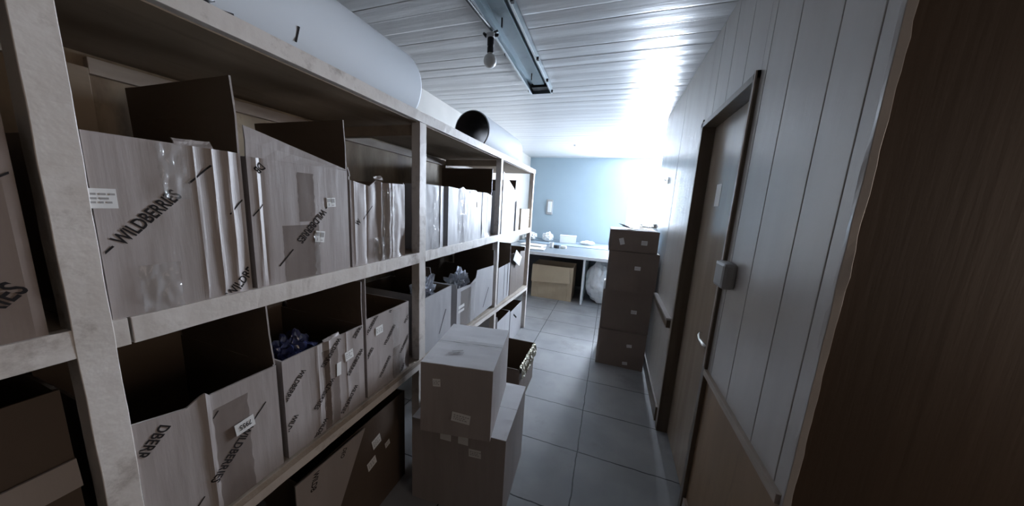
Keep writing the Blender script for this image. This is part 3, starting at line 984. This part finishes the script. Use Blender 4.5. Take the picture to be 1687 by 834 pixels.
roll(rl, 0.20, 0.17, -0.75, 1.47)
a = math.radians(8)
MB().slab([(0.2005 * math.cos(t_), 0.790, 0.2005 * math.sin(t_)) for t_ in (-0.52, -0.28)] + [(0.2005 * math.cos(t_), 0.797, 0.2005 * math.sin(t_)) for t_ in (-0.28, -0.52)],
          (1, 0, 0.1), 0.0015).build('dark_mark', M_['ink'], rl)
r2 = empty('sheet_roll', (-1.104, 0, 2.046))
tag(r2, 'hollow white roll with dark open end on top of the rack, farther from the camera', 'roll', 'white rolls on top of the rack')
roll(r2, 0.15, 0.143, 2.18, 3.08)
ck = MB()
ck.tube([(-0.935, 0.44, 1.905), (-0.925, 0.47, 1.912), (-0.93, 0.50, 1.905), (-0.915, 0.53, 1.908)], [0.008, 0.010, 0.008, 0.006], 10)
ck.tube([(-0.93, 0.47, 1.91), (-0.92, 0.495, 1.925)], 0.005, 8)
o = ck.build('cable_end', M_['black'], None, smooth=True)
tag(o, 'short black cable end lying on the top rail in front of the big white roll', 'cable')


# ------------------------------------------------------------------ ceiling lamp fitting with the bulb
lf = empty('batten_lamp', (-0.612, 0, CZ), 0)
lf.rotation_euler = (0, 0, math.radians(1.5))
tag(lf, 'long empty metal fluorescent lamp tray on the ceiling, without its tubes', 'lamp')
w2, y0, y1, hz = 0.088, 1.05, 2.64, 0.055
tr = MB()
tr.box(-w2, w2, y0, y1, -0.010, -0.004)
tr.box(-w2, -w2 + 0.003, y0, y1, -hz, -0.004).box(w2 - 0.003, w2, y0, y1, -hz, -0.004)
tr.box(-w2, w2, y1 - 0.003, y1, -hz, -0.004).box(-w2, w2, y0, y0 + 0.003, -hz, -0.004)
tr.build('lamp_tray', M_['metal'], lf)
rm = MB()
rm.box(w2 - 0.008, w2 + 0.004, y0, y1, -hz - 0.004, -hz).box(-w2 - 0.004, -w2 + 0.008, y0, y1, -hz - 0.004, -hz).box(-w2, w2, y1 - 0.006, y1 + 0.006, -hz - 0.004, -hz)
rm.build('tray_rim', M_['rim'], lf, bevel=0.001)
MB().box(-0.045, 0.045, y0 + 0.05, y1 - 0.12, -0.030, -0.010).build('gear_cover', M_['metal'], lf, bevel=0.004)
MB().box(-w2 + 0.02, w2 - 0.02, y1 - 0.10, y1 - 0.02, -0.04, -0.010).build('end_block', M_['black'], lf, bevel=0.003)
for yy in (1.62, 2.30):
    MB().box(-0.012, -0.004, yy, yy + 0.012, -0.075, -0.028).build('tube_holder', M_['black'], lf, bevel=0.001)
for (xx, yy) in ((w2 + 0.004, 1.45), (w2 + 0.004, 2.02), (w2 + 0.004, 2.36), (w2 + 0.004, 2.58), (-w2 - 0.004, 1.93), (-w2 - 0.004, 2.55)):
    MB().box(xx - 0.006 if xx < 0 else xx, xx if xx < 0 else xx + 0.016, yy, yy + 0.02, -hz - 0.012, -hz + 0.006).build('clip', M_['black'], lf, bevel=0.001)
MB().tube([(-0.085, 1.12, -0.02), (-0.10, 1.35, -0.07), (-0.095, 1.52, -0.06), (-0.08, 1.70, -0.055)], 0.010, 8).build('wiring', M_['black'], lf, smooth=True)

bl = empty('hanging_bulb', (-0.742, 1.665, CZ))
tag(bl, 'unlit round white bulb hanging in a black holder beside the metal lamp tray', 'bulb')
MB().tube([(0.03, 0.02, -0.055), (0.01, 0.0, -0.075), (0, 0, -0.09)], 0.007, 8).build('flex', M_['black'], bl, smooth=True)
cn = MB().box(-0.022, 0.022, -0.014, 0.014, -0.098, -0.072)
cn.build('connector_block', M_['white'], bl, bevel=0.004)
for s in (-1, 1):
    MB().tube([(s * 0.026, 0, -0.085), (s * 0.045, 0, -0.078 - 0.01 * s)], [0.010, 0.007], 10).build('wire_cap', M_['black'], bl, smooth=True)


def lathe(prof, seg=28):
    v, f = [], []
    for (r, z) in prof:
        for k in range(seg):
            a = 2 * PI * k / seg
            v.append((r * math.cos(a), r * math.sin(a), z))
    for i in range(len(prof) - 1):
        for k in range(seg):
            f.append((i * seg + k, i * seg + (k + 1) % seg, (i + 1) * seg + (k + 1) % seg, (i + 1) * seg + k))
    f.append(tuple(range(seg)))
    f.append(tuple((len(prof) - 1) * seg + k for k in range(seg)))
    return v, f


v, f = lathe([(0.012, -0.095), (0.019, -0.098), (0.019, -0.135), (0.016, -0.14), (0.018, -0.145), (0.018, -0.172), (0.012, -0.175)])
obj('lamp_holder', v, f, M_['black'], bl, bevel=0.001)
R_ = 0.0365
# profile of the globe
prof = [(0.012, -0.170), (0.014, -0.176)] + [(R_ * math.sin(t), -0.178 - R_ + R_ * math.cos(t)) for t in [0.42 + (PI - 0.45) * k / 14 for k in range(15)]]
v, f = lathe(prof)
obj('globe', v, f, M_['bulb'], bl, smooth=True)
sw = MB().tube([(0, 0, 0), (0, 0, -0.03)], [0.03, 0.02], 16).build('smoke_detector', M_['white'], None, smooth=False)
sw.location = (-0.68, 5.05, CZ)
tag(sw, 'tiny round white fitting on the far ceiling', 'ceiling fitting')

# ------------------------------------------------------------------ cartons stacked on the floor by the rack
GS = 'cartons stacked on the floor by the rack'
tz = math.radians(4.0)
carton((-0.815, 1.072, 0.0), tz, 0.475, 0.42, 0.449, 'lower dark carton of the floor stack beside the rack, its pale edge jutting right', group=GS, m='cardboard',
       closed='lidlit', seed=21.0, stickers=((0.18, 0.40, 0.055, 0.05, 0.0, {'kind': 'none'}), (0.33, 0.345, 0.06, 0.04, 0.05), (0.27, 0.40, 0.05, 0.045, 0, {'kind': 'none'})), side_m='cardwhite')
tz2 = math.radians(10.0)
carton((-0.725, 1.012, 0.4565), tz2, 0.325, 0.42, 0.337, 'upper carton of the floor stack with pale taped lid, its dark side showing two labels', group=GS, m='cardboard', closed='lidlit',
       seed=22.0, stickers=((0.075, 0.250, 0.035, 0.036, 0.05), (0.19, 0.095, 0.085, 0.045, -0.12)),)
# tape along the lid seam of the upper carton
lid = [o for o in COL.objects if o.name.startswith('cardboard_box') and abs(o.location.z - 0.4565) < 1e-4][0]
v, f = [], []
for i in range(21):
    for j in range(5):
        v.append((i / 20 * 0.325, 0.185 + j / 4 * 0.05, 0.337 + 0.0055 + 0.002 * noise.noise(Vector((i * 0.7, j * 0.8, 3)))))
for i in range(20):
    for j in range(4):
        a = i * 5 + j
        f.append((a, a + 1, a + 6, a + 5))
obj('packing_tape', v, f, M_['tape'], lid, smooth=True)
v, f = [], []
for i in range(3):
    v += [(0.09 + i * 0.012, 0.09 + (i % 2) * 0.02, 0.3430), (0.14 + i * 0.01, 0.11 + (i % 2) * 0.02, 0.3430), (0.14 + i * 0.01, 0.118 + (i % 2) * 0.02, 0.3430), (0.09 + i * 0.012, 0.098 + (i % 2) * 0.02, 0.3430)]
    f.append(tuple(range(i * 4, i * 4 + 4)))
obj('printed_marks', v, f, M_['greyplastic'], lid)

# open brown carton behind them
carton((-0.800, 1.87, 0.0), math.radians(1), 0.292, 0.46, 0.325, 'open dark brown carton with crumpled shiny film over its right rim, on the floor', m='carddark', seed=23.0)
v, f = [], []
nu, nv = 10, 44
for j in range(nv + 1):
    y = 1.885 + 0.42 * j / nv
    for i in range(nu + 1):
        a = i / nu
        drop = max(0.0, a - 0.35) * 0.14
        x = -0.520 + min(a, 0.45) * 0.045 + max(0, a - 0.45) * 0.018
        n = Vector((j * 0.55, a * 4, 3.0))
        v.append((x + 0.010 * noise.noise(n) + 0.004, y + 0.008 * noise.noise(n + Vector((9, 0, 0))), 0.336 - drop * (1 + 0.5 * noise.noise(Vector((j * 0.2, 2, 2)))) + 0.010 * abs(noise.noise(n * 1.7))))
for j in range(nv):
    for i in range(nu):
        b = j * (nu + 1) + i
        f.append((b, b + 1, b + nu + 2, b + nu + 1))
o = obj('film_wrap', v, f, M_['foil'])
so = o.modifiers.new('s', 'SOLIDIFY')
so.thickness = 0.002
tag(o, 'crumpled shiny strip of film draped over the right rim of the open brown carton', 'film')

# ------------------------------------------------------------------ tall stack by the right wall
GT = 'cartons in the tall stack by the right wall'
zs = [0.0, 0.36, 0.75, 1.125, 1.322]
labs = ['bottom carton of the tall dark stack by the right wall', 'second carton from the floor in the tall dark stack',
        'third carton from the floor in the tall dark stack', 'shallow top carton of the tall dark stack, two white marks on its face']
offs = [(-0.005, 2.84, 0.43), (0.0, 2.86, 0.432), (0.012, 2.85, 0.428), (0.002, 2.855, 0.415)]
sts = [((0.29, 0.23, 0.045, 0.03, 0.1), (0.27, 0.05, 0.045, 0.03, 0.1)), ((0.29, 0.20, 0.05, 0.035, 0.0),), ((0.26, 0.23, 0.05, 0.035, 0.0),),
       ((0.30, 0.09, 0.05, 0.04, 0.0), (0.11, 0.09, 0.04, 0.06, 0.3, {'kind': 'none'}))]
for k in range(4):
    carton((offs[k][0], offs[k][1], zs[k] + 0.001), math.radians((-0.4, 0.6, -0.3, 0.5)[k]), offs[k][2], 0.44, zs[k + 1] - zs[k] - 0.006, labs[k], group=GT, m='cardbrown',
           closed=True, seed=24.0 + k, amp=0.002, stickers=sts[k], films=((0.0, 0.02, 0.0, zs[k + 1] - zs[k] - 0.01, 'tape', 0.002),))
# papers on top of the tall stack
pm = MB()
for k, (x, y, a, z) in enumerate(((0.24, 3.02, 0.2, 0.0), (0.26, 3.05, -0.1, 0.006))):
    R2 = Matrix.Rotation(a, 3, 'Z')
    n = 8
    v, f = [], []
    for j in range(n + 1):
        for i in range(n + 1):
            p = R2 @ Vector(((i / n - 0.5) * 0.30, (j / n - 0.5) * 0.22, 0))
            lift = 0.035 * max(0, 0.25 - i / n) * 4 * (1 - k) + 0.004 * noise.noise(Vector((i * .5, j * .5, k)))
            v.append((x + p.x, y + p.y, 1.330 + z * 2.6 + lift + 0.004))
    for j in range(n):
        for i in range(n):
            b = j * (n + 1) + i
            f.append((b, b + 1, b + n + 2, b + n + 1))
    o = obj('paper_sheet', v, f, M_['paper' if k else 'greyplastic'])
    so = o.modifiers.new('s', 'SOLIDIFY')
    so.thickness = 0.003
    tag(o, ['curled grey sheet lying lowest on the tall carton stack', 'white paper sheet lying over the grey sheet on the tall carton stack'][k], 'paper')
crumple('plastic_bag', (0.34, 3.06, 1.365), (0.07, 0.06, 0.024), 'whitebag', 'small white crumpled bag on top of the papers on the tall stack', seed=31, amp=0.5)

# ------------------------------------------------------------------ far desk and what is on and under it
dk = empty('work_desk', (0, 0, 0))
tag(dk, 'long grey worktop desk in front of the blue back wall', 'desk')
MB().box(-1.72, 1.10, 4.50, 5.50, 0.735, 0.768).build('desk_top', M_['desk'], dk, bevel=0.004)
MB().box(-1.72, 1.10, 4.492, 4.500, 0.722, 0.768).build('front_edge', M_['white'], dk)
for x in (-1.70, -0.335, 1.0):
    MB().box(x, x + 0.03, 4.53, 5.47, 0.0, 0.735).build('leg_panel', M_['white'] if x != -1.70 else M_['desk'], dk, bevel=0.003)
MB().box(-1.67, 1.0, 5.44, 5.46, 0.05, 0.73).build('rear_panel', M_['desk'], dk)
d2 = empty('side_bench', (0, 0, 0))
tag(d2, 'pale blue bench top behind the desk against the back wall', 'bench')
MB().box(-1.72, 1.10, 5.52, 6.33, 0.73, 0.775).build('bench_top', M_['desk2'], d2, bevel=0.004)
for x in (-1.70, -0.3, 1.0):
    MB().box(x, x + 0.04, 5.6, 6.3, 0.0, 0.73).build('leg_panel', M_['desk2'], d2)

# wall phone on the blue wall
ph = empty('wall_phone', (-1.29, YB, 1.47))
tag(ph, 'white wall handset in a dark cradle on the blue back wall', 'phone')
MB().box(-0.07, 0.07, -0.03, 0, -0.16, 0.16).build('cradle', M_['greyplastic'], ph, bevel=0.02)
MB().box(-0.035, 0.050, -0.06, -0.03, -0.11, 0.12).build('handset', M_['white'], ph, bevel=0.015)

# things on the desks
bx = empty('white_carton', (-0.80, 6.0, 0.776), 0.1)
tag(bx, 'small white box with a lid standing on the pale bench by the back wall', 'box')
MB().box(-0.15, 0.17, -0.07, 0.09, 0, 0.12).build('box_body', M_['white'], bx, bevel=0.004)
MB().box(-0.155, 0.175, -0.075, 0.095, 0.12, 0.15).build('lid', M_['paper'], bx, bevel=0.003)
crumple('plastic_bag', (-1.56, 5.95, 0.86), (0.12, 0.12, 0.09), 'whitebag', 'white crumpled bag at the left end of the pale bench', seed=41, amp=0.3)
crumple('plastic_bag', (-1.20, 5.95, 0.865), (0.11, 0.11, 0.095), 'whitebag', 'rounded white bag on the pale bench, right of the other bag', seed=43, amp=0.25)
crumple('plastic_bag', (-0.40, 5.95, 0.815), (0.14, 0.09, 0.04), 'whitebag', 'low flat white bag on the pale bench beside the white box', seed=45, amp=0.25)
for k, (x, y, r) in enumerate(((-1.22, 4.80, 0.1), (-1.30, 5.16, -0.15))):
    o = MB().box(-0.21, 0.21, -0.12, 0.12, 0, 0.012 + 0.012 * k).build('paper_stack', M_['paper'], None, bevel=0.002)
    o.location = (x, y, 0.769)
    o.rotation_euler = (0, 0, r)
    tag(o, ['thin pile of white papers near the front edge of the grey desk', 'thicker pile of white papers behind the thin pile on the grey desk'][k], 'papers')
tp = empty('tape_roll', (-0.87, 5.15, 0.769))
tag(tp, 'small black tape roll on the grey desk beside the papers', 'tape')
v, f = lathe([(0.02, 0), (0.05, 0), (0.05, 0.05), (0.02, 0.05)])
obj('tape_ring', v, f, M_['black'], tp)
cp = empty('white_cup', (-0.97, 5.2, 0.769))
tag(cp, 'small white cup on the grey desk left of the black tape roll', 'cup')
v, f = lathe([(0.028, 0), (0.038, 0.085), (0.034, 0.085), (0.026, 0.006)])
obj('cup_body', v, f, M_['white'], cp)
cp2 = MB().box(-0.05, 0.05, -0.03, 0.03, 0, 0.045).build('white_packet', M_['paper'], None, bevel=0.008)
cp2.location = (-0.75, 5.18, 0.769)
tag(cp2, 'small white packet on the grey desk right of the black tape roll', 'packet')

# carton and sack under the desk
carton((-1.14, 4.60, 0.0), 0.0, 0.66, 0.45, 0.55, 'tan carton with a folded-down paler front flap under the grey desk', m='cardtan', seed=51.0, amp=0.004,
       creases=((0.9, 0.004),), side_m='cardtan', flaps=(('r', 0, 0.6, 0.03, 0.4),))
uc = [o for o in COL.objects if o.get('label', '').startswith('tan carton with')][0]
MB().slab([(0.0, -0.012, 0.545), (0.60, -0.012, 0.552), (0.625, -0.045, 0.30), (0.0, -0.045, 0.27)], (0, 1, 0), 0.004).build('front_flap', M_['cardtan'], uc)


def sack_shape(c):
    return Vector((c.x, c.y, c.z))


crumple('plastic_sack', (-0.05, 4.78, 0.335), (0.235, 0.20, 0.34), 'whitebag', 'bulging white plastic sack under the desk behind the tall carton stack', 'sack', seed=61, amp=0.16, freq=1.6, sub=5)
